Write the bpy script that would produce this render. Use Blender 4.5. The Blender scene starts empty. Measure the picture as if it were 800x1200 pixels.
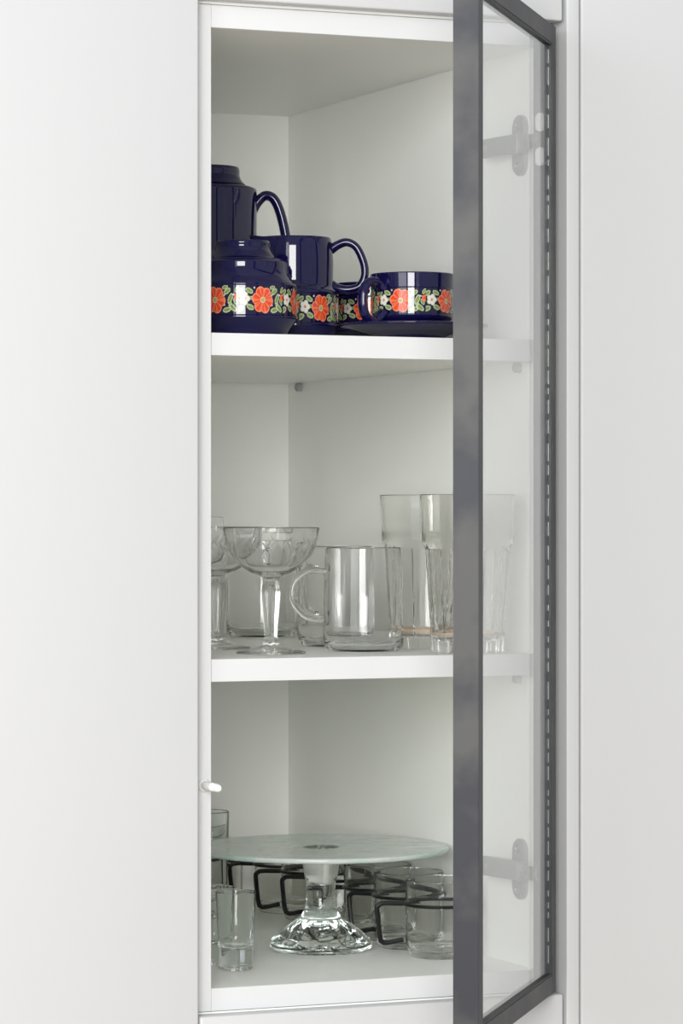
import bpy, bmesh, math, random
from mathutils import Vector, Matrix
random.seed(7)
PI = math.pi
scn = bpy.context.scene
COL = scn.collection

# ------------------------------------------------------------------ camera
TH = math.radians(23.2)
CAM = (-1.1819, -3.0838, 0.4691)
cam_d = bpy.data.cameras.new('camera')
cam = bpy.data.objects.new('camera', cam_d); COL.objects.link(cam)
cam.location = CAM
cam.rotation_euler = (PI/2, 0, -TH)
cam_d.sensor_fit = 'HORIZONTAL'; cam_d.sensor_width = 36.0
cam_d.lens = 3929.0/800*36.0
cam_d.clip_start = 0.05; cam_d.clip_end = 100
scn.camera = cam

# ------------------------------------------------------------------ light and exposure
scn.view_settings.view_transform = 'Standard'
scn.view_settings.look = 'None'
scn.view_settings.gamma = 1.0
scn.view_settings.use_curve_mapping = False
scn.view_settings.exposure = 0.12
world = bpy.data.worlds.new('soft_daylight'); scn.world = world
world.use_nodes = True
bg = world.node_tree.nodes['Background']
bg.inputs['Color'].default_value = (0.94, 0.97, 1.0, 1)
bg.inputs['Strength'].default_value = 0.50

def area(name, loc, target, sx, sy, power, color=(1, 1, 1)):
    l = bpy.data.lights.new(name, 'AREA'); l.shape = 'RECTANGLE'
    l.size = sx; l.size_y = sy; l.energy = power; l.color = color
    o = bpy.data.objects.new(name, l); COL.objects.link(o)
    o.location = loc
    o.rotation_euler = (Vector(target)-Vector(loc)).to_track_quat('-Z', 'Y').to_euler()
    return o
# the window of the room, behind the photographer, and the brighter left side of the room
area('window_light', (-1.85, -4.0, 1.05), (0.2, 0, 0.42), 1.55, 1.9, 160, (1, 0.995, 0.98))
area('side_window_light', (-1.9, -1.6, 0.95), (-0.35, 0, 0.40), 1.1, 1.7, 24, (0.97, 0.98, 1.0))
scn.cycles.sample_clamp_indirect = 0.0
scn.cycles.max_bounces = 20
scn.cycles.transmission_bounces = 20
scn.cycles.glossy_bounces = 8
scn.cycles.diffuse_bounces = 6
scn.cycles.transparent_max_bounces = 16

# ------------------------------------------------------------------ materials
def mat(name, color, rough=0.5, metal=0.0, coat=0.0, spec=0.5):
    m = bpy.data.materials.new(name); m.use_nodes = True
    p = m.node_tree.nodes['Principled BSDF']
    p.inputs['Base Color'].default_value = (*color, 1)
    p.inputs['Roughness'].default_value = rough
    p.inputs['Metallic'].default_value = metal
    p.inputs['Coat Weight'].default_value = coat
    p.inputs['Specular IOR Level'].default_value = spec
    return m
def noise_bump(m, scale, strength, dist=0.001, detail=3):
    nt = m.node_tree; p = nt.nodes['Principled BSDF']
    tc = nt.nodes.new('ShaderNodeTexCoord'); n = nt.nodes.new('ShaderNodeTexNoise')
    n.inputs['Scale'].default_value = scale; n.inputs['Detail'].default_value = detail
    b = nt.nodes.new('ShaderNodeBump'); b.inputs['Strength'].default_value = strength
    b.inputs['Distance'].default_value = dist
    nt.links.new(tc.outputs['Object'], n.inputs['Vector'])
    nt.links.new(n.outputs['Fac'], b.inputs['Height'])
    nt.links.new(b.outputs['Normal'], p.inputs['Normal'])
    return m
def noise_color(m, scale, c1, c2, lo=0.4, hi=0.6, rough=None, detail=4):
    nt = m.node_tree; p = nt.nodes['Principled BSDF']
    tc = nt.nodes.new('ShaderNodeTexCoord'); n = nt.nodes.new('ShaderNodeTexNoise')
    n.inputs['Scale'].default_value = scale; n.inputs['Detail'].default_value = detail
    r = nt.nodes.new('ShaderNodeValToRGB')
    r.color_ramp.elements[0].position = lo; r.color_ramp.elements[0].color = (*c1, 1)
    r.color_ramp.elements[1].position = hi; r.color_ramp.elements[1].color = (*c2, 1)
    nt.links.new(tc.outputs['Object'], n.inputs['Vector'])
    nt.links.new(n.outputs['Fac'], r.inputs['Fac'])
    nt.links.new(r.outputs['Color'], p.inputs['Base Color'])
    if rough:
        mr = nt.nodes.new('ShaderNodeMapRange')
        mr.inputs['To Min'].default_value = rough[0]; mr.inputs['To Max'].default_value = rough[1]
        nt.links.new(n.outputs['Fac'], mr.inputs['Value'])
        nt.links.new(mr.outputs['Result'], p.inputs['Roughness'])
    return m
def glass(name, color=(1, 1, 1), ior=1.47, rough=0.0, absorb=None, density=0.0):
    m = mat(name, color, rough)
    p = m.node_tree.nodes['Principled BSDF']
    p.inputs['Transmission Weight'].default_value = 1.0
    p.inputs['IOR'].default_value = ior
    if absorb:
        v = m.node_tree.nodes.new('ShaderNodeVolumeAbsorption')
        v.inputs['Color'].default_value = (*absorb, 1); v.inputs['Density'].default_value = density
        m.node_tree.links.new(v.outputs['Volume'], m.node_tree.nodes['Material Output'].inputs['Volume'])
    return m

M = {}
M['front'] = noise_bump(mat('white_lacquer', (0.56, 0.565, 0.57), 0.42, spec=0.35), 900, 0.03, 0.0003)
M['carcass'] = noise_bump(mat('white_melamine', (0.925, 0.935, 0.895), 0.38, spec=0.4), 1200, 0.03, 0.0003)  # faint warm green tint of bounced light is put into the colour
M['edge'] = mat('white_edge_band', (0.66, 0.665, 0.67), 0.4, spec=0.4)
M['floor'] = noise_color(mat('oak_floor', (0.5, 0.42, 0.33), 0.5), 6, (0.42, 0.34, 0.25), (0.55, 0.46, 0.36), 0.3, 0.7)
M['wall'] = noise_bump(mat('white_plaster', (0.8, 0.8, 0.78), 0.9), 300, 0.1)
M['frame'] = noise_color(mat('anodised_metal', (0.07, 0.07, 0.07), 0.42, 0.25, 0.0, 0.4), 14, (0.028, 0.029, 0.036), (0.068, 0.068, 0.066), 0.40, 0.62, (0.42, 0.55))  # bluish mottling paints the stile's blotchy reflections into the base colour
M['gasket'] = mat('black_rubber', (0.006, 0.012, 0.013), 0.5)
M['glint'] = mat('glint_pale', (0.28, 0.31, 0.31), 0.3)  # pale tone for the painted glints beside the gasket
M['pane'] = glass('window_glass', (0.985, 1.0, 0.995), 1.5)
M['zinc'] = mat('nickel_plated_steel', (0.30, 0.30, 0.30), 0.38, 0.6)
M['zinc_dark'] = mat('screw_steel', (0.3, 0.3, 0.3), 0.35, 0.7)
M['chrome'] = mat('chrome', (0.8, 0.8, 0.8), 0.12, 1.0)
M['white_plastic'] = mat('white_plastic', (0.74, 0.74, 0.72), 0.4)
M['grey_plastic'] = mat('grey_plastic', (0.42, 0.43, 0.43), 0.45)
M['glaze'] = mat('cobalt_glaze', (0.0045, 0.0035, 0.040), 0.05, spec=0.55)
M['wire'] = mat('black_coated_wire', (0.006, 0.006, 0.006), 0.35, spec=0.3)
M['clear'] = glass('clear_glass', (1, 1, 1), 1.30)
M['coupe'] = glass('lead_glass', (1, 1, 1), 1.34)
M['warm'] = glass('warm_clear_glass', (1, 0.998, 0.985), 1.30)
M['shot'] = glass('pressed_glass', (0.985, 1, 0.99), 1.36)
M['stand'] = glass('stand_glass', (0.985, 1, 0.993), 1.40, 0.05, (0.6, 0.95, 0.85), 1.2)
M['plate'] = glass('green_float_glass', (0.93, 0.98, 0.955), 1.45, 0.12, (0.5, 0.88, 0.74), 4.0)
M['plate'].node_tree.nodes['Principled BSDF'].inputs['Transmission Weight'].default_value = 0.58
noise_bump(M['plate'], 45, 0.8, 0.003, 5)
noise_color(M['plate'], 30, (0.76, 0.90, 0.84), (0.97, 1.0, 0.985), 0.42, 0.58)
M['amber_tone'] = mat('amber_ring', (0.85, 0.70, 0.56), 0.5)
M['motif'] = mat('dark_relief', (0.10, 0.12, 0.09), 0.4)
def decal_mat():
    m = mat('floral_transfer', (0.1, 0.1, 0.1), 0.05, spec=0.55)
    nt = m.node_tree
    a = nt.nodes.new('ShaderNodeVertexColor'); a.layer_name = 'print'
    nt.links.new(a.outputs['Color'], nt.nodes['Principled BSDF'].inputs['Base Color'])
    return m
M['decal'] = decal_mat()

# ------------------------------------------------------------------ object helpers
def link(o, parent=None):
    COL.objects.link(o)
    if parent is not None: o.parent = parent
    return o
def thing(name, label, cat, loc=(0, 0, 0), rz=0, group=None):
    o = bpy.data.objects.new(name, None); link(o)
    o.empty_display_size = 0.02
    o.location = loc; o.rotation_euler = (0, 0, rz)
    o['label'] = label; o['category'] = cat
    if group: o['group'] = group
    return o
def finish(bm, ang=35):
    bmesh.ops.recalc_face_normals(bm, faces=bm.faces)
    lim = math.radians(ang)
    for f in bm.faces: f.smooth = True
    for e in bm.edges:
        if len(e.link_faces) == 2 and e.calc_face_angle(0) > lim: e.smooth = False
def obj(name, bm, m, parent=None, ang=35, off=None):
    if off is not None: bmesh.ops.translate(bm, verts=bm.verts, vec=off)
    finish(bm, ang)
    me = bpy.data.meshes.new(name); bm.to_mesh(me); bm.free()
    me.materials.append(m)
    return link(bpy.data.objects.new(name, me), parent)
def box(x0, x1, y0, y1, z0, z1, bev=0.0006, seg=1):
    bm = bmesh.new()
    bmesh.ops.create_cube(bm, size=1)
    bmesh.ops.scale(bm, vec=(x1-x0, y1-y0, z1-z0), verts=bm.verts)
    bmesh.ops.translate(bm, vec=((x0+x1)/2, (y0+y1)/2, (z0+z1)/2), verts=bm.verts)
    if bev: bmesh.ops.bevel(bm, geom=bm.edges[:], offset=bev, segments=seg, profile=0.5, affect='EDGES')
    return bm
def join(bm, other):
    me = bpy.data.meshes.new('tmp'); other.to_mesh(me); other.free()
    bm.from_mesh(me); bpy.data.meshes.remove(me); return bm
def fillet(pts, n=4):
    """pts: (r, z) or (r, z, radius) -> polyline with rounded corners"""
    out = []
    for i, p in enumerate(pts):
        if len(p) < 3 or i in (0, len(pts)-1) or p[2] <= 0:
            out.append(Vector((p[0], p[1]))); continue
        a = Vector(pts[i-1][:2]); b = Vector(p[:2]); c = Vector(pts[i+1][:2])
        u = (a-b); v = (c-b); lu, lv = u.length, v.length
        t = min(p[2], lu*0.48, lv*0.48)
        s = b+u/lu*t; e = b+v/lv*t
        for k in range(n+1):
            q = k/n
            out.append(s*(1-q)**2+b*2*q*(1-q)+e*q*q)
    return out
def catmull(P, n=6):
    P = [Vector(p) for p in P]; out = []
    for i in range(len(P)-1):
        p0 = P[i-1] if i else P[0]*2-P[1]
        p1, p2 = P[i], P[i+1]
        p3 = P[i+2] if i+2 < len(P) else P[-1]*2-P[-2]
        for k in range(n):
            t = k/n
            out.append(0.5*((2*p1)+(p2-p0)*t+(2*p0-5*p1+4*p2-p3)*t*t+(3*p1-p0-3*p2+p3)*t**3))
    out.append(P[-1]); return out
def lathe(prof, n=72, mod=None, mm=True):
    s = 0.001 if mm else 1
    bm = bmesh.new(); rings = []
    for p in prof:
        r, z = p[0]*s, p[1]*s
        if r < 1e-6:
            rings.append([bm.verts.new((0, 0, z))]); continue
        ring = []
        for k in range(n):
            a = 2*PI*k/n
            rr = r*(mod(p[0], p[1], a) if mod else 1)
            ring.append(bm.verts.new((rr*math.cos(a), rr*math.sin(a), z)))
        rings.append(ring)
    for A, B in zip(rings, rings[1:]):
        if len(A) == 1 and len(B) == 1: continue
        for k in range(n):
            j = (k+1) % n
            if len(A) == 1: bm.faces.new((A[0], B[k], B[j]))
            elif len(B) == 1: bm.faces.new((A[k], B[0], A[j]))
            else: bm.faces.new((A[k], B[k], B[j], A[j]))
    return bm
def tube(pts, rad, closed=False, n=10, flat=1.0, bm=None):
    """sweep; rad number or list; flat scales the second cross axis"""
    P = [Vector(p) for p in pts]; m = len(P)
    own = bm is None
    if own: bm = bmesh.new()
    T = []
    for i in range(m):
        a = P[(i-1) % m] if (closed or i) else P[0]
        b = P[(i+1) % m] if (closed or i < m-1) else P[-1]
        T.append((b-a).normalized())
    up = Vector((0, 0, 1))
    if abs(T[0].dot(up)) > 0.9: up = Vector((0, 1, 0))
    N = (up-T[0]*up.dot(T[0])).normalized(); rings = []
    for i in range(m):
        N = (N-T[i]*N.dot(T[i])).normalized(); B = T[i].cross(N)
        r = rad[i] if isinstance(rad, (list, tuple)) else rad
        rings.append([bm.verts.new(P[i]+N*math.cos(2*PI*k/n)*r+B*math.sin(2*PI*k/n)*r*flat) for k in range(n)])
    rng = range(m) if closed else range(m-1)
    for i in rng:
        A, B2 = rings[i], rings[(i+1) % m]
        for k in range(n):
            j = (k+1) % n
            bm.faces.new((A[k], A[j], B2[j], B2[k]))
    if not closed:
        bm.faces.new(rings[0]); bm.faces.new(rings[-1][::-1])
    return bm
def pill(w, h, t, n=8):
    """rounded slab: width w along y, height h along z, thickness t along -x, round ends"""
    bm = bmesh.new(); r = w/2; pts = []
    for k in range(n+1): a = PI*k/n; pts.append((r*math.cos(a), h/2-r+r*math.sin(a)))
    for k in range(n+1): a = PI+PI*k/n; pts.append((r*math.cos(a), -h/2+r+r*math.sin(a)))
    f = bm.faces.new([bm.verts.new((0, y, z)) for y, z in pts])
    g = bmesh.ops.extrude_face_region(bm, geom=[f])
    vs = [v for v in g['geom'] if isinstance(v, bmesh.types.BMVert)]
    bmesh.ops.translate(bm, vec=(-t, 0, 0), verts=vs)
    top = [f for f in bm.faces if all(v in vs for v in f.verts)]
    bmesh.ops.bevel(bm, geom=[e for f in top for e in f.edges], offset=min(0.0015, t*0.4), segments=2, affect='EDGES')
    return bm
def dup(root, loc, rz, label, group=None):
    r = root.copy(); COL.objects.link(r); r.location = loc; r.rotation_euler = (0, 0, rz); r['label'] = label
    if group: r['group'] = group
    for ch in list(root.children):
        c = ch.copy(); COL.objects.link(c); c.parent = r
        for g in ch.children:
            d = g.copy(); COL.objects.link(d); d.parent = c
    return r

# ------------------------------------------------------------------ setting
def struct(name, bm, m):
    o = obj(name, bm, m); o['kind'] = 'structure'; return o
struct('floor', box(-3.2, 3.2, -4.5, 0.72, -1.0, -0.95, 0), M['floor'])
struct('wall_back', box(-3.2, 3.2, 0.72, 0.80, -0.95, 1.75, 0), M['wall'])

# ------------------------------------------------------------------ cabinet with the open glass door
XI = 0.3535; XO = 0.3697; DEP = 0.6603
ZT, ZTT = 0.9461, 0.9685
cab = thing('display_cabinet', 'white cabinet with two shelves of tableware and an open metal framed glass door', 'cabinet', (0.176, 0.3, -0.0223))
co = Vector((-0.176, -0.3, 0.0223))
def cpart(name, bm, m, parent=cab): return obj(name, bm, m, parent, off=co)
cpart('side_panel', box(-0.018, 0, 0, DEP+0.01, -0.0223, ZTT, 0.0005), M['carcass'])
cpart('side_panel', box(XI, XO, 0, DEP+0.01, -0.0223, ZTT, 0.0005), M['carcass'])
cpart('back_panel', box(0.0002, XI-0.0002, DEP, DEP+0.008, 0, ZT, 0), M['carcass'])
cpart('top_panel', box(0.0003, XI-0.0003, 0, DEP+0.01, ZT, ZTT, 0.0004), M['carcass'])
cpart('bottom_panel', box(0.0003, XI-0.0003, 0, DEP+0.01, -0.0223, 0, 0.0004), M['carcass'])
SH1, SH2 = 0.6457, 0.3240
for i, (x0, x1, z0, z1) in enumerate(((-0.018, 0, -0.0223, ZTT), (XI, XO, -0.0223, ZTT), (0.0003, XI-0.0003, ZT, ZTT), (0.0003, XI-0.0003, -0.0223, 0))):
    par = [c for c in cab.children if c.name.split('.')[0] in ('side_panel', 'top_panel', 'bottom_panel')][i]
    cpart('edge_band', box(x0, x1, -0.0010, 0.0001, z0, z1, 0.0004), M['edge'], par)
for zt in (SH1, SH2):
    sh = cpart('shelf', box(0.0008, XI-0.0008, 0.001, DEP-0.002, zt-0.0222, zt, 0.0005), M['carcass'])
    cpart('edge_band', box(0.0008, XI-0.0008, 0.0, 0.0011, zt-0.0222, zt, 0.0003), M['edge'], sh)
    for sx in (0, 1):
        for yy in (0.037, 0.620):
            b = pill(0.009, 0.010, 0.008)
            if sx == 0: bmesh.ops.scale(b, vec=(-1, 1, 1), verts=b.verts)
            bmesh.ops.translate(b, vec=(XI if sx else 0, yy, zt-0.0274), verts=b.verts)
            cpart('shelf_support', b, M['grey_plastic'])
# push-to-open latch on the left front edge
b = lathe([(0, 0), (6.8, 0), (6.8, 2.2, 1.0), (5.2, 4.0, 1.0), (0, 4.0)], 32)
bmesh.ops.rotate(b, cent=(0, 0, 0), matrix=Matrix.Rotation(PI/2, 3, 'X'), verts=b.verts)
bmesh.ops.translate(b, vec=(-0.0078, 0, 0.2005), verts=b.verts)
latch = cpart('push_latch', b, M['white_plastic'])
pr = [(0, 3.5), (4.4, 3.5), (4.2, 26, 0.5), (3.6, 26.5)]
for k in range(5): pr += [(3.7, 27.0+k*2), (4.0, 27.8+k*2), (3.6, 28.4+k*2)]
pr += [(4.0, 38.0), (3.9, 40.5), (2.8, 42.0), (0, 42.4)]
b = lathe(fillet(pr), 28)
bmesh.ops.rotate(b, cent=(0, 0, 0), matrix=Matrix.Rotation(PI/2, 3, 'X'), verts=b.verts)
bmesh.ops.translate(b, vec=(-0.0078, 0, 0.2005), verts=b.verts)
cpart('plunger', b, M['white_plastic'], latch)

# door: local x from hinge edge to free edge, local y out of its outer face, opened about 53 degrees
DW, DZ0, DZ1 = 0.3855, -0.0207, 0.9644
door = bpy.data.objects.new('door', None); link(door, cab); door.empty_display_size = 0.02
door.location = Vector((0.3680, -0.0228, 0))+co
door.rotation_euler = (0, 0, math.radians(232.7))
FW, FT, RV = 0.0195, 0.0240, 0.0185     # frame face width, thickness, depth of the inner reveal
def profile_bar(section, a0, a1, along):
    """section: (across, y) polygon, swept along z or x"""
    bm = bmesh.new()
    def P(s, a): return (s[0], s[1], a) if along == 'z' else (a, s[1], s[0])
    A = [bm.verts.new(P(s, a0)) for s in section]; B = [bm.verts.new(P(s, a1)) for s in section]
    n = len(section)
    for k in range(n): bm.faces.new((A[k], A[(k+1) % n], B[(k+1) % n], B[k]))
    bm.faces.new(A[::-1]); bm.faces.new(B)
    bmesh.ops.recalc_face_normals(bm, faces=bm.faces)
    bmesh.ops.bevel(bm, geom=bm.edges[:], offset=0.0005, segments=2, affect='EDGES')
    return bm
def sec(e, s):      # e outer edge coordinate, s direction towards the opening
    return [(e, 0), (e+s*FW, 0), (e+s*FW, -RV), (e+s*(FW-0.006), -RV), (e+s*(FW-0.006), -FT), (e, -FT)]
obj('frame_stile', profile_bar(sec(0, 1), DZ0, DZ1, 'z'), M['frame'], door)
obj('frame_stile', profile_bar(sec(DW, -1), DZ0, DZ1, 'z'), M['frame'], door)
obj('frame_rail', profile_bar(sec(DZ1, -1), FW-0.0002, DW-FW+0.0002, 'x'), M['frame'], door)
obj('frame_rail', profile_bar(sec(DZ0, 1), FW-0.0002, DW-FW+0.0002, 'x'), M['frame'], door)
obj('glass_pane', box(FW-0.003, DW-FW+0.003, -0.0080, -0.0040, DZ0+FW-0.003, DZ1-FW+0.003, 0), M['pane'], door)
gk = bmesh.new()
g0, g1 = FW-0.0005, FW+0.0016
join(gk, box(g0, g1, -0.0039, -0.0008, DZ0+FW-.0005, DZ1-FW+.0005, 0))
join(gk, box(DW-g1, DW-g0, -0.0039, -0.0008, DZ0+FW-.0005, DZ1-FW+.0005, 0))
join(gk, box(g1, DW-g1, -0.0039, -0.0008, DZ0+g0, DZ0+g1, 0))
join(gk, box(g1, DW-g1, -0.0039, -0.0008, DZ1-g1, DZ1-g0, 0))
obj('gasket', gk, M['gasket'], door)
gp = bmesh.new(); z = DZ0+FW+0.012  # short pale strips stand in for glints along the seal
while z < DZ1-FW-0.02:
    h = random.choice((0.006, 0.010, 0.018, 0.014))
    join(gp, box(g1-0.0002, g1+0.0003, -0.0038, -0.0032, z, z+h, 0)); z += h+random.choice((0.004, 0.006, 0.010))
o = obj('glint_strip', gp, M['glint'], door); o['kind'] = 'stuff'; o['label'] = 'tiny pale painted glints along the black gasket'

# hinges: mounting plate on the right side panel, arm reaching to the door stile
def hinge(zc, caps, tilt):
    h = pill(0.028, 0.063, 0.006); bmesh.ops.translate(h, vec=(XI, 0.0315, zc), verts=h.verts)
    root = cpart('hinge', h, M['zinc'])
    for s in (-1, 1):
        b = lathe([(0, 0), (4.6, 0), (4.6, 1.6, 0.6), (2.0, 2.0), (1.4, 1.0), (0, 1.0)], 16)
        bmesh.ops.rotate(b, cent=(0, 0, 0), matrix=Matrix.Rotation(-PI/2, 3, 'Y'), verts=b.verts)
        bmesh.ops.translate(b, vec=(XI-0.0058, 0.0315, zc+s*0.021), verts=b.verts)
        cpart('screw', b, M['zinc_dark'], root)
    x1 = XI-0.006; x0 = XI-0.0165
    b = box(x0, x1, 0.012, 0.0994, zc-0.010, zc+0.010, 0.0016, 2)
    for v in b.verts:
        if v.co.y > 0.05: v.co.x = XI-0.008+(v.co.x-x1)*0.75; v.co.z += tilt
    cpart('arm', b, M['zinc'], root)
    b = lathe([(0, 0), (3.4, 0), (3.4, 1.0, 0.4), (0, 0.7)], 14)
    bmesh.ops.rotate(b, cent=(0, 0, 0), matrix=Matrix.Rotation(-PI/2, 3, 'Y'), verts=b.verts)
    bmesh.ops.translate(b, vec=(XI-0.0155, 0.086, zc+tilt), verts=b.verts)
    cpart('adjusting_screw', b, M['chrome'], root)
    # knuckle between arm and stile
    b = tube([(x0+0.006, 0.016, zc), (x0+0.004, 0.004, zc), (0.3425, -0.012, zc), (0.3440, -0.024, zc)], 0.0072, n=4, flat=0.35)
    cpart('link', b, M['zinc'], root)
    b = lathe([(0, -9), (2.2, -9), (2.2, 9), (0, 9)], 16)
    bmesh.ops.translate(b, vec=(0.3448, -0.0252, zc), verts=b.verts)
    cpart('pin', b, M['chrome'], root)
    if caps:
        for s in (-1, 1):
            b = pill(0.0098, 0.019, 0.008)
            bmesh.ops.translate(b, vec=(0.003, 0, 0), verts=b.verts)
            bmesh.ops.rotate(b, cent=(0, 0, 0), matrix=Matrix.Rotation(math.radians(23.2), 3, 'Z').inverted() @ Matrix.Rotation(PI/2, 3, 'Z'), verts=b.verts)
            bmesh.ops.translate(b, vec=(0.3448, -0.0265, zc+s*0.0175), verts=b.verts)
            cpart('end_cap', b, M['white_plastic'], root)
hinge(0.8480, True, 0.0022)
hinge(0.1000, False, -0.0022)

# ------------------------------------------------------------------ cabinets around it
def unit(name, label, cat, x0, x1, z0, z1, fx0, fx1, fz0, fz1, frontname):
    t = thing(name, label, cat, ((x0+x1)/2, 0.3, z0))
    o = -Vector(t.location)
    th = 0.018
    obj('side_panel', box(x0, x0+th, 0, .66, z0, z1, .0005), M['carcass'], t, off=o)
    obj('side_panel', box(x1-th, x1, 0, .66, z0, z1, .0005), M['carcass'], t, off=o)
    obj('bottom_panel', box(x0+th, x1-th, 0, .66, z0, z0+th, .0005), M['carcass'], t, off=o)
    obj('top_panel', box(x0+th, x1-th, 0, .66, z1-th, z1, .0005), M['carcass'], t, off=o)
    obj('back_panel', box(x0+th, x1-th, .65, .658, z0+th, z1-th, 0), M['carcass'], t, off=o)
    obj(frontname, box(fx0, fx1, -0.022, -0.002, fz0, fz1, .0022, 3), M['front'], t, off=o)
    return t
unit('upper_cabinet', 'closed white top unit, its front ending just above the display shelves', 'cabinet', -0.018, XO, 0.9691, 1.45, -0.0190, 0.3765, 0.9712, 1.447, 'door')
unit('base_cabinet', 'closed white unit below the cake stand, its front edge rounded at the top', 'cabinet', -0.018, XO, -0.95, -0.0230, -0.0192, 0.3772, -0.93, -0.0240, 'door')
unit('tall_cabinet', 'tall white cabinet with one plain bright door panel, at the side of the push latch', 'cabinet', -0.82, -0.0205, -0.95, 1.45, -0.8195, -0.0209, -0.93, 1.447, 'door')
unit('tall_cabinet', 'tall white cabinet with a plain greyer panel, beside the hinged edge of the glass door', 'cabinet', 0.3972, 1.60, -0.95, 1.45, 0.3978, 1.5995, -0.93, 1.447, 'door')
o = struct('trim_1', box(0.3811, 0.3958, -0.022, 0.60, -0.95, 1.45, 0.0018, 3), M['front'])

# ------------------------------------------------------------------ cobalt coffee set
RED, RED2, GRN, PALE, YEL, WHT, BGD = ((0.60, 0.055, 0.018), (0.72, 0.14, 0.06), (0.22, 0.30, 0.10), (0.50, 0.55, 0.34), (0.34, 0.30, 0.10), (0.66, 0.66, 0.60), (0.006, 0.005, 0.03))
LEAVES = [(14.0, 7.5, 4.2, 2.3, 30), (17.5, 1.0, 5.0, 2.4, 65), (20.5, -7.0, 4.6, 2.3, -40), (14.0, -8.8, 4.6, 2.3, 10), (24.5, 9.0, 3.0, 1.7, 60),
          (-14.0, -6.5, 4.0, 2.4, -20), (-15.0, 8.0, 4.2, 2.2, -25), (-25.0, 7.5, 3.8, 2.2, 35), (-25.5, -8.0, 4.6, 2.6, 20), (17.5, -4.0, 3.4, 2.0, 100),
          (-13.0, 1.5, 2.6, 1.4, 0), (11.5, 11.0, 3.2, 1.7, 15), (23.0, -1.5, 3.2, 1.8, -60)]
def paint(u, v):
    """flat print of the transfer: u, v in mm around one repeat, the red flower at 0, 0"""
    d = math.hypot(u, v); a = math.atan2(v, u)
    edge = 9.6+2.6*abs(math.cos(3*a+0.4))**0.7
    if d < edge:
        if d < 2.7: return YEL if d < 2.0 else PALE
        if d > edge-1.0 or abs(math.cos(3*a+0.4)) < 0.10: return (0.74, 0.24, 0.12)
        return RED if (int(a*5) % 3) else RED2
    e2 = math.hypot(u-25.0, v-2.5); a2 = math.atan2(v-2.5, u-25.0)
    if e2 < 2.6+0.9*abs(math.cos(2.5*a2)): return RED2 if e2 > 1.2 else RED
    e3 = math.hypot(u+20.0, v-1.0); a3 = math.atan2(v-1.0, u+20.0)
    ed = 4.4+1.6*abs(math.cos(2.5*a3))
    if e3 < ed:
        if e3 < 1.5: return (0.55, 0.22, 0.12)
        return WHT if e3 < ed-0.7 else PALE
    for (lu, lv, la, lb, ld) in LEAVES:
        c, s = math.cos(math.radians(ld)), math.sin(math.radians(ld))
        p = ((u-lu)*c+(v-lv)*s)/la; q = (-(u-lu)*s+(v-lv)*c)/lb
        w = p*p+q*q
        if w < 1:
            if w > 0.62: return PALE
            if abs(q) < 0.16: return (0.12, 0.17, 0.05)
            return GRN
    for (du, dv) in ((10.5, 4), (21, 4.5), (-9.5, 10.5), (28, 5.5), (11.0, -4.5)):
        if math.hypot(u-du, v-dv) < 0.75: return WHT
    return BGD
def band(name, prof, reps, phase, parent, step=0.5):
    """prof: (r, z) mm polyline; a ring just proud of the body carrying the print"""
    P = [Vector(p) for p in prof]; L = [0]
    for a, b in zip(P, P[1:]): L.append(L[-1]+(b-a).length)
    nv = max(2, int(L[-1]/step)); rows = []
    for i in range(nv+1):
        t = L[-1]*i/nv
        k = max(j for j in range(len(L)-1) if L[j] <= t+1e-9)
        q = (t-L[k])/(L[k+1]-L[k]); rows.append((P[k].lerp(P[k+1], q), t))
    rm = max(p[0] for p in P); nu = int(2*PI*rm/step); nu -= nu % reps
    bm = bmesh.new(); cl = bm.loops.layers.float_color.new('print')
    V = []; Cc = []
    per = 2*PI*rm/reps; sc = 53.0/per; vs = 25.5/L[-1]
    for (p, t) in rows:
        rowv, rowc = [], []
        for k in range(nu):
            a = 2*PI*k/nu
            u = ((k % (nu//reps))/(nu/reps)-0.5)*53.0
            rowv.append(bm.verts.new((0.001*p[0]*math.cos(a+phase), 0.001*p[0]*math.sin(a+phase), 0.001*p[1])))
            rowc.append((*paint(u, (t-L[-1]/2)*vs), 1))
        V.append(rowv); Cc.append(rowc)
    for i in range(nv):
        for k in range(nu):
            j = (k+1) % nu
            f = bm.faces.new((V[i][k], V[i][j], V[i+1][j], V[i+1][k]))
            for lp, c in zip(f.loops, (Cc[i][k], Cc[i][j], Cc[i+1][j], Cc[i+1][k])): lp[cl] = c
    o = obj(name, bm, M['decal'], parent, 60)
    o['label'] = 'glossy printed band of orange red flowers and pale green leaves'
    return o
RD = math.radians(-23.2)      # direction towards the right of the photograph

# sugar bowl
sugar = thing('sugar_bowl', 'squat round cobalt blue lidded sugar bowl with a floral band around its belly', 'sugar bowl', (0.0726, 0.0995, SH1))
p = fillet([(0, 2), (38, 2), (40, 0), (44, 0, 1), (47.5, 8, 2), (56.3, 19, 1.5), (56.3, 21, .6), (55.2, 21.6, .4), (55.2, 51.6, .4), (56.0, 52.4, .6), (55.6, 55, 2.5), (49, 62, 5), (46.0, 70, 3), (46.0, 77, 1.4), (42, 79, .8), (40, 79), (38, 75), (44, 66), (52, 52), (52, 22), (44, 6), (0, 5)])
obj('body', lathe(p, 96), M['glaze'], sugar)
band('floral_band', [(55.45, 22), (55.45, 51.2)], 7, math.radians(-90-23.2-180/7+22.4+1), sugar, 0.45)
p = fillet([(0, 77.5), (37, 77.5), (41.5, 79.2), (40, 80.6, .5), (35, 82, 2), (30, 88, 4), (27.6, 93, 2), (28.6, 97, 1.2), (27.4, 99.6, 1.2), (20, 99.2), (0, 98)])
obj('lid', lathe(p, 80), M['glaze'], sugar)

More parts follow.
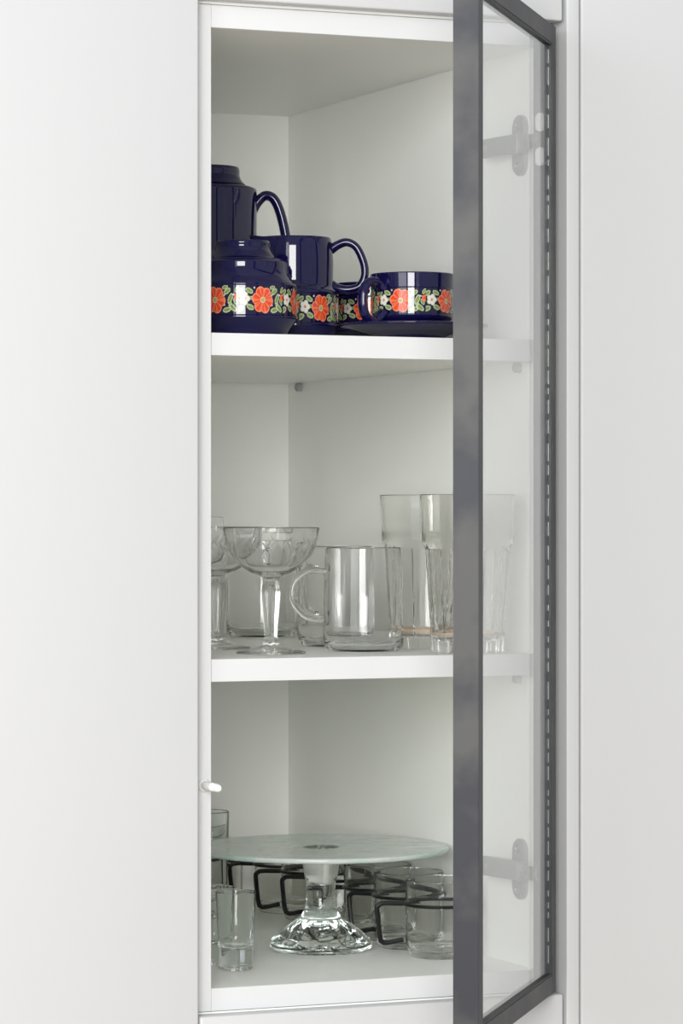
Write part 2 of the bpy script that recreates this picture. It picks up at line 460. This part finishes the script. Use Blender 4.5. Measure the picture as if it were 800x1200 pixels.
# creamer
def jug_spout(r, z, a): return 1
cream = thing('creamer', 'cobalt blue milk jug with one round loop handle and a floral band', 'jug', (0.1585, 0.171, SH1), RD)
p = fillet([(0, 2), (35, 2), (37, 0), (41, 0, 1), (44, 9, 2), (47.6, 17, 1.5), (47.6, 19, .6), (46.8, 19.6, .4), (46.8, 50.6, .4), (47.6, 51.4, .6), (47.0, 54.5, 2), (42.5, 58.5, 3), (41.4, 66, 3), (41.8, 85, 4), (40.8, 102, 4), (39.5, 108.5, 1.5), (38.6, 111.0, .6), (37.2, 110.6, .6), (37.8, 103), (38.6, 85), (38.4, 66), (43, 52), (43, 20), (38, 6), (0, 5)])
b = lathe(p, 96)
for v in b.verts:       # pulled lip opposite the handle
    if v.co.z > 0.094:
        a = abs(math.atan2(v.co.y, -v.co.x))
        if a < 0.75:
            w = math.cos(a/0.75*PI/2)**2*((v.co.z-0.094)/0.017)**1.5
            v.co.x -= 0.0085*w; v.co.z += 0.0035*w
obj('body', b, M['glaze'], cream)
band('floral_band', [(47.0, 20), (47.0, 50.2)], 6, math.radians(-90-30+38), cream, 0.45)
path = catmull([(.036, 0, .0965), (.046, 0, .1035), (.056, 0, .1065), (.066, 0, .1010), (.0735, 0, .085), (.0745, 0, .071), (.0690, 0, .0605), (.058, 0, .0568), (.047, 0, .0580), (.039, 0, .0620)], 6)
obj('handle', tube(path, [0.0042+0.0012*(abs(i/(len(path)-1)-.5)*2)**3 for i in range(len(path))], n=14, flat=1.35), M['glaze'], cream)

# coffee pot
pot = thing('coffee_pot', 'tall dark cobalt coffee pot with a straight body and an arched handle', 'coffee pot', (0.1024, 0.2825, SH1), RD+0.12)
p = fillet([(0, 2), (40, 2), (43, 0), (47, 0, 1), (50, 8, 2), (55.6, 19, 1.5), (55.6, 21, .6), (54.6, 21.6, .4), (54.6, 51, .4), (55.5, 52, .6), (55.2, 60, 2), (54.6, 100, 4), (54.9, 166, 0), (54.6, 169.5, 3), (50, 172, 2), (42, 172.6), (39, 172), (39, 168), (50, 164), (51.6, 100), (51, 22), (43, 6), (0, 5)])
obj('body', lathe(p, 96), M['glaze'], pot)
band('floral_band', [(54.8, 22), (54.8, 50.6)], 7, 0.3, pot, 1.2)
p = fillet([(0, 170.5), (38, 170.5), (38, 172.7), (43.5, 173.6, .5), (42, 175.5, 1), (38.5, 179, 2.5), (36.2, 184, 2), (36.4, 190, 1.6), (35.2, 193.4, 1.4), (26, 193.2), (0, 192)])
obj('lid', lathe(p, 80), M['glaze'], pot)
path = catmull([(.050, 0, .146), (.0555, 0, .156), (.0635, 0, .1635), (.0725, 0, .1610), (.0795, 0, .148), (.0855, 0, .124), (.0880, 0, .100), (.0850, 0, .078), (.0740, 0, .060), (.0600, 0, .052), (.050, 0, .050)], 6)
obj('handle', tube(path, 0.0053, n=14, flat=1.4), M['glaze'], pot)
path = catmull([(-.048, 0, .06), (-.062, 0, .075), (-.072, 0, .110), (-.076, 0, .140), (-.084, 0, .158)], 6)
obj('spout', tube(path, [0.016-0.009*i/(len(path)-1) for i in range(len(path))], n=16), M['glaze'], pot)

# cups and saucers
saucer_bm = lathe(fillet([(0, 2), (26, 2), (28, 0), (32, 0, 1), (34, 4, 1), (52, 9.5, 4), (75.0, 14.6, 1), (75.6, 16.6, .7), (74.0, 17.6, .7), (52, 13.0, 4), (34, 8, 2), (28, 7.4), (27, 8.2, .4), (25, 7.2), (0, 7)]), 96)
saucer = obj('saucer', saucer_bm, M['glaze'])
saucer.location = (0.2525, 0.0768, SH1)
def tag(o, label, cat, group=None, kind=None):
    o['label'] = label; o['category'] = cat
    if group: o['group'] = group
    if kind: o['kind'] = kind
    return o
tag(saucer, 'cobalt blue saucer under the front floral cup, by the shelf edge', 'saucer', 'cobalt cups and saucers')
CB = 8.3
HA = math.radians(180+6)
cup = thing('coffee_cup', 'cobalt blue floral coffee cup nearest the glass door, its loop handle in full view', 'cup', (0.2525, 0.0768, SH1+CB*.001), 0, 'cobalt cups and saucers')
p = fillet([(0, 2), (21, 2), (23, 0), (25.5, 0, .6), (27, 6, 2), (37, 10.5, 3), (41.6, 14.5, 2), (42.2, 17.6, .4), (41.8, 18, .3), (42.3, 45, .3), (42.9, 45.6, .5), (43.0, 52, 1), (43.6, 60.2, .8), (42.6, 61.2, .6), (41.2, 60.4, .6), (40.8, 52), (40, 46), (39, 18), (35, 12), (0, 5)])
obj('body', lathe(p, 96), M['glaze'], cup)
band('floral_band', [(42.02, 18.5), (42.5, 44.6)], 5, math.radians(-90-23.2-36-18), cup, 0.42)
hd = Vector((math.cos(HA), math.sin(HA), 0)); hd = Vector((math.cos(math.radians(197)), math.sin(math.radians(197)), 0))
path = catmull([hd*r+Vector((0, 0, z)) for r, z in ((.041, .045), (.047, .0505), (.056, .0515), (.0650, .0455), (.068, .033), (.0655, .019), (.058, .0115), (.050, .0120), (.0405, .0190))], 6)
obj('handle', tube(path, [0.0044+0.0014*(abs(i/(len(path)-1)-.5)*2)**3 for i in range(len(path))], n=14, flat=1.3), M['glaze'], cup)
X2, Y2 = 0.2740, 0.2290
s2 = saucer.copy(); COL.objects.link(s2); s2.location = (X2, Y2, SH1); s2['label'] = 'cobalt blue saucer under the rear floral cup, behind the milk jug'
dup(cup, (X2, Y2, SH1+CB*.001), math.radians(150), 'cobalt blue floral coffee cup behind the milk jug handle, mostly hidden')

# ------------------------------------------------------------------ glasses on the second shelf
G = 72
# glass mugs with loop handle
mug_p = fillet([(0, 1.2), (30, 1.2, 2), (36, 0.2, 3), (41.5, 5, 6), (42.0, 18, 6), (41.9, 60, 12), (40.6, 92, 8), (39.2, 107.6, .5), (38.5, 108.4, .4), (37.8, 107.6, .5), (39.0, 92, 8), (40.2, 60, 12), (40.2, 20, 6), (38.5, 9, 6), (30, 4.5, 4), (0, 4.2)], 5)
mug = thing('glass_mug', 'tall clear glass mug in front, its loop handle pointing at the coupe glass', 'mug', (0.2150, 0.1175, SH2), math.radians(180-23.2+14), 'clear glass mugs')
obj('body', lathe(mug_p, G), M['clear'], mug)
path = catmull([(.0410, 0, .0835), (.048, 0, .0845), (.060, 0, .0840), (.072, 0, .0755), (.0765, 0, .062), (.0735, 0, .049), (.062, 0, .0375), (.050, 0, .0340), (.0412, 0, .0335)], 6)
obj('handle', tube(path, 0.0036, n=12), M['clear'], mug)
dup(mug, (0.2391, 0.2457, SH2), math.radians(100), 'tall clear glass mug directly behind the front glass mug')
dup(mug, (0.2700, 0.5376, SH2), math.radians(60), 'tall clear glass mug at the back of the shelf, behind the coupe stem')
# tumblers: plain flared top, fluted lower part
def flute(r, z, a):
    if z > 112 or r < 20: return 1
    w = min(1, (112-z)/5)
    return 1-0.075*w*abs(math.cos(6*a))**0.7*(1 if r > 20 else 0)
tp = fillet([(0, 1), (30, 1, 2), (34.5, 0, 1.5), (36, 2.5, 2), (38.4, 40, 0), (41.0, 80, 0), (42.6, 107, 1), (46.0, 114, 2), (46.2, 124, 3), (48.0, 162.6, .5), (47.3, 163.4, .4), (46.6, 162.6, .5), (44.4, 124, 3), (42.4, 112, 3), (40.4, 104, 2), (38.8, 80), (35.6, 40, 4), (33, 17, 4), (26, 13, 4), (0, 12)], 4)
tp2 = []
for a, b in zip(tp, tp[1:]):
    k = max(1, int((b-a).length/7)); tp2 += [a.lerp(b, i/k) for i in range(k)]
tp2.append(tp[-1])
tum = thing('tumbler', 'tall fluted clear tumbler seen partly through the glass door', 'glass', (0.2975, 0.0420, SH2), 0.2, 'tall fluted tumblers')
obj('body', lathe(tp2, 120, flute), M['warm'], tum)
ring = lathe([(26, 13.6), (35.2, 23.0), (35.4, 24.2), (26, 14.6)], 48)
obj('inner_ring', lathe([(29, 16.6), (33.4, 20.4), (33.4, 21.0), (29, 17.2), (29, 16.6)], 48), M['amber_tone'], tum)['label'] = 'faint amber ring at the inside of the base'  # thin amber band around the inside of the base
ring.free()
dup(tum, (0.3025, 0.1545, SH2), 0.55, 'tall fluted clear tumbler between the glass mug and the door stile')
# coupes
def stemfacet(r, z, a):
    return 1+0.07*math.cos(6*a) if (10 < z < 78 and r < 14) else 1
cp = fillet([(0, 0.8), (30, 0.8), (35.5, 0, .5), (36.2, 1.4, .6), (34, 2.6, 1), (20, 5.0, 6), (9.5, 9, 3), (6.4, 15, 4), (7.2, 30, 4), (9.2, 52, 8), (10.2, 64, 4), (8.8, 72, 3), (7.2, 76, 2), (10.5, 79, 2), (20, 82.5, 3), (30, 88.5, 5), (40, 99.5, 8), (46.5, 113, 8), (49.6, 128.8, .3), (49.0, 129.4, .3), (48.2, 128.8, .3), (45.2, 113.5, 8), (38.8, 101, 8), (29, 90.5, 5), (19, 85, 3), (0, 82.6)], 4)
coupe = thing('coupe_glass', 'clear coupe glass with a wide bowl and faceted stem, in full view at the front', 'glass', (0.1051, 0.1020, SH2), 0, 'stemmed glasses')
obj('body', lathe(cp, 84, stemfacet), M['coupe'], coupe)
eng = bmesh.new()
def bowl_r(z):
    for (r0, z0), (r1, z1) in zip(((30, 88.5), (40, 99.5), (46.3, 113)), ((40, 99.5), (46.3, 113), (49.5, 128.6))):
        if z0 <= z <= z1: return r0+(r1-r0)*(z-z0)/(z1-z0)
    return 49
for k in range(7):
    a0 = 2*PI*k/7
    pts = []
    for i in range(13):
        t = i/12; a = a0+t*0.62; zz = 103+9*math.sin(t*PI*1.5)+6*t
        r = bowl_r(zz)*0.001+0.0002
        pts.append((r*math.cos(a), r*math.sin(a), zz*.001))
    tube(pts, 0.00035, n=5, bm=eng)
    for i in (2, 4, 6, 8, 10):
        for s in (-1, 1):
            q = []
            for j in range(5):
                u = j/4; a = math.atan2(pts[i][1], pts[i][0])+0.10*u; zz = pts[i][2]*1000+s*7*u
                zz = min(127, zz); r = bowl_r(zz)*.001+.0002; q.append((r*math.cos(a), r*math.sin(a), zz*.001))
            tube(q, [0.0003, .0006, .0008, .0006, .0002], n=5, bm=eng)
M['etch'] = glass('etched_glass', (1, 1, 1), 1.3, 0.4)
o = obj('engraving', eng, M['etch'], coupe); o['label'] = 'matt engraved leaf sprays around the bowl'
dup(coupe, (0.0989, 0.2405, SH2), 0.5, 'clear coupe glass behind the front coupe, cut off by the cabinet edge')
wp = fillet([(0, 0.8), (28, 0.8), (33, 0, .5), (33.6, 1.4, .5), (18, 4, 6), (6, 9, 4), (4.0, 20, 6), (4.2, 50, 6), (6, 66, 5), (20, 72, 8), (32, 86, 10), (36, 104, 12), (34.5, 125, 10), (31.8, 139.4, .3), (31.3, 139.8, .2), (30.8, 139.4, .3), (33.4, 125, 10), (34.8, 104, 12), (31, 88, 9), (18, 75, 6), (0, 71)], 4)
wine = thing('wine_glass', 'clear wine glass with a rounded bowl, just showing beyond the cabinet edge', 'glass', (0.1190, 0.3620, SH2), 0, 'stemmed glasses')
obj('body', lathe(wp, 72), M['coupe'], wine)

# ------------------------------------------------------------------ bottom shelf
# cake stand
stand = thing('cake_stand', 'footed glass cake stand with a wide pale green plate', 'cake stand', (0.2140, 0.2290, 0))
def scallop(r, z, a):
    if r > 57 or z > 33.5: return 1
    if z > 9: return 1+0.055*abs(math.cos(7*a))-0.03
    return 1
sp = fillet([(0, 6), (30, 3), (44, 0.2, 1), (50, 0, 1.5), (54.8, 3, 2.5), (55.0, 7, 2), (52.5, 11.5, 2), (44, 19, 3), (33, 27.5, 3), (24.5, 33.5, 1.5), (21.5, 36, 1.5), (17.5, 44, 5), (15.6, 56, 5), (15.6, 72, 4), (18.2, 80, 3), (19.4, 90, 3), (20.5, 98, 3), (22, 103.9), (0, 103.9)], 4)
sp2 = []
for a, b in zip(sp, sp[1:]):
    k = max(1, int((b-a).length/3)) if a[0] > 14 else 1
    sp2 += [a.lerp(b, i/k) for i in range(k)]
sp2.append(sp[-1])
obj('foot', lathe(sp2, 112, scallop), M['stand'], stand, 25)
pp = fillet([(0, 104.1), (128, 104.6, 3), (136.0, 106.0, 1.5), (137.6, 108.4, 1.2), (136.6, 111.0, 1), (128, 110.6, 3), (0, 109.8)], 4)
obj('plate', lathe(pp, 160), M['plate'], stand)['label'] = 'pale green textured glass plate'
mo = bmesh.new()
for k in range(12):
    a = 2*PI*k/12
    q = [(r*math.cos(a+t), r*math.sin(a+t), .1103) for r, t in ((.006, 0), (.011, .10), (.016, .05), (.020, -.08))]
    tube(q, [.0007, .0018, .0016, .0004], n=6, flat=1.0, bm=mo)
for v in mo.verts: v.co.z = .1101+(v.co.z-.1103)*0.25+.0002
obj('centre_motif', mo, M['motif'], stand)['label'] = 'dark relief flower at the middle of the plate'

# mugs in black wire holders
gm = fillet([(0, 1.0), (28, 1.0, 1), (31, 0, 1), (33.4, 2.5, 2), (34.0, 7, 2), (37.0, 12.5, 3), (37.4, 22, 3), (37.4, 54, 1), (37.0, 56.5, 1), (37.4, 60, 1), (37.5, 80.8, .5), (36.7, 81.8, .4), (35.9, 80.8, .5), (35.8, 60, 2), (35.6, 22, 3), (34.6, 14, 3), (31, 8.5, 3), (0, 7)], 4)
gmug = thing('holder_mug', 'low glass mug in a black wire holder, nearest the glass door', 'mug', (0.3095, 0.1300, 0), 0, 'glass mugs in black wire holders')
obj('glass_cup', lathe(gm, 64), M['warm'], gmug)
wb = bmesh.new()
N = 48
tube([(0.0388*math.cos(2*PI*k/N), 0.0388*math.sin(2*PI*k/N), .0558) for k in range(N)], 0.0018, closed=True, n=8, bm=wb)
holder = obj('wire_ring', wb, M['wire'], gmug)
hw = bmesh.new()
hp = [(.0385, .0558), (.0600, .0562), (.0655, .0540), (.0672, .0490), (.0640, .0200), (.0618, .0158), (.0570, .0145), (.0395, .0178)]
hp = [(a, 0, b) for a, b in fillet([(q[0]*1000, q[1]*1000) for q in hp])]
tube(catmull([(a*.001, 0, b*.001) for a, _, b in hp], 4), 0.0026, n=8, bm=hw)
obj('wire_handle', hw, M['wire'], gmug)
A0 = math.radians(180-23.2)
gmug.rotation_euler = (0, 0, A0+0.05)
for (x, y, da, lb) in ((0.3100, 0.2130, -0.29, 'low glass mug in a black wire holder, second from the glass door'),
                       (0.3110, 0.2980, 0.1, 'low glass mug in a black wire holder, half hidden beside the cake stand stem'),
                       (0.3110, 0.4000, -0.1, 'low glass mug in a black wire holder directly behind the cake stand stem'),
                       (0.3115, 0.4820, 0.15, 'low glass mug in a black wire holder, next one after the mug behind the stem'),
                       (0.3115, 0.5640, 0.0, 'low glass mug in a black wire holder, last of the line at the back wall'),
                       (0.2360, 0.6150, 0.3, 'low glass mug in a black wire holder, beside the last of the line')):
    dup(gmug, (x, y, 0), A0+da, lb)

# shot glasses
def shotfl(r, z, a): return 1-0.03*abs(math.cos(4*a)) if (z < 22 and r > 14) else 1
sh = fillet([(0, 1), (13, 1), (16, 0, 1), (17.4, 1.5, 1), (17.5, 21, 1), (18.0, 24, 1), (20.8, 79.4, .6), (20.2, 80.2, .4), (19.4, 79.4, .6), (16.2, 30, 2), (14.6, 25, 3), (9, 23, 2), (0, 22.6)], 4)
shot = thing('shot_glass', 'small clear shot glass with a thick fluted base, nearest the shelf edge', 'glass', (0.0730, 0.1195, 0), 0.2, 'shot glasses')
obj('body', lathe(sh, 64, shotfl), M['shot'], shot)
dup(shot, (0.0700, 0.1720, 0), 0.9, 'small clear shot glass peeking out behind the front shot glass')
hb = fillet([(0, 1), (22, 1), (24, 0, 1), (25, 2, 1), (27.6, 129.4, .5), (27.0, 130.2, .4), (26.2, 129.4, .5), (23.6, 14, 3), (0, 10)], 4)
hi = thing('highball_glass', 'straight clear glass behind the cake plate, next to the cabinet edge', 'glass', (0.1728, 0.4699, 0))
obj('body', lathe(hb, 64), M['shot'], hi)
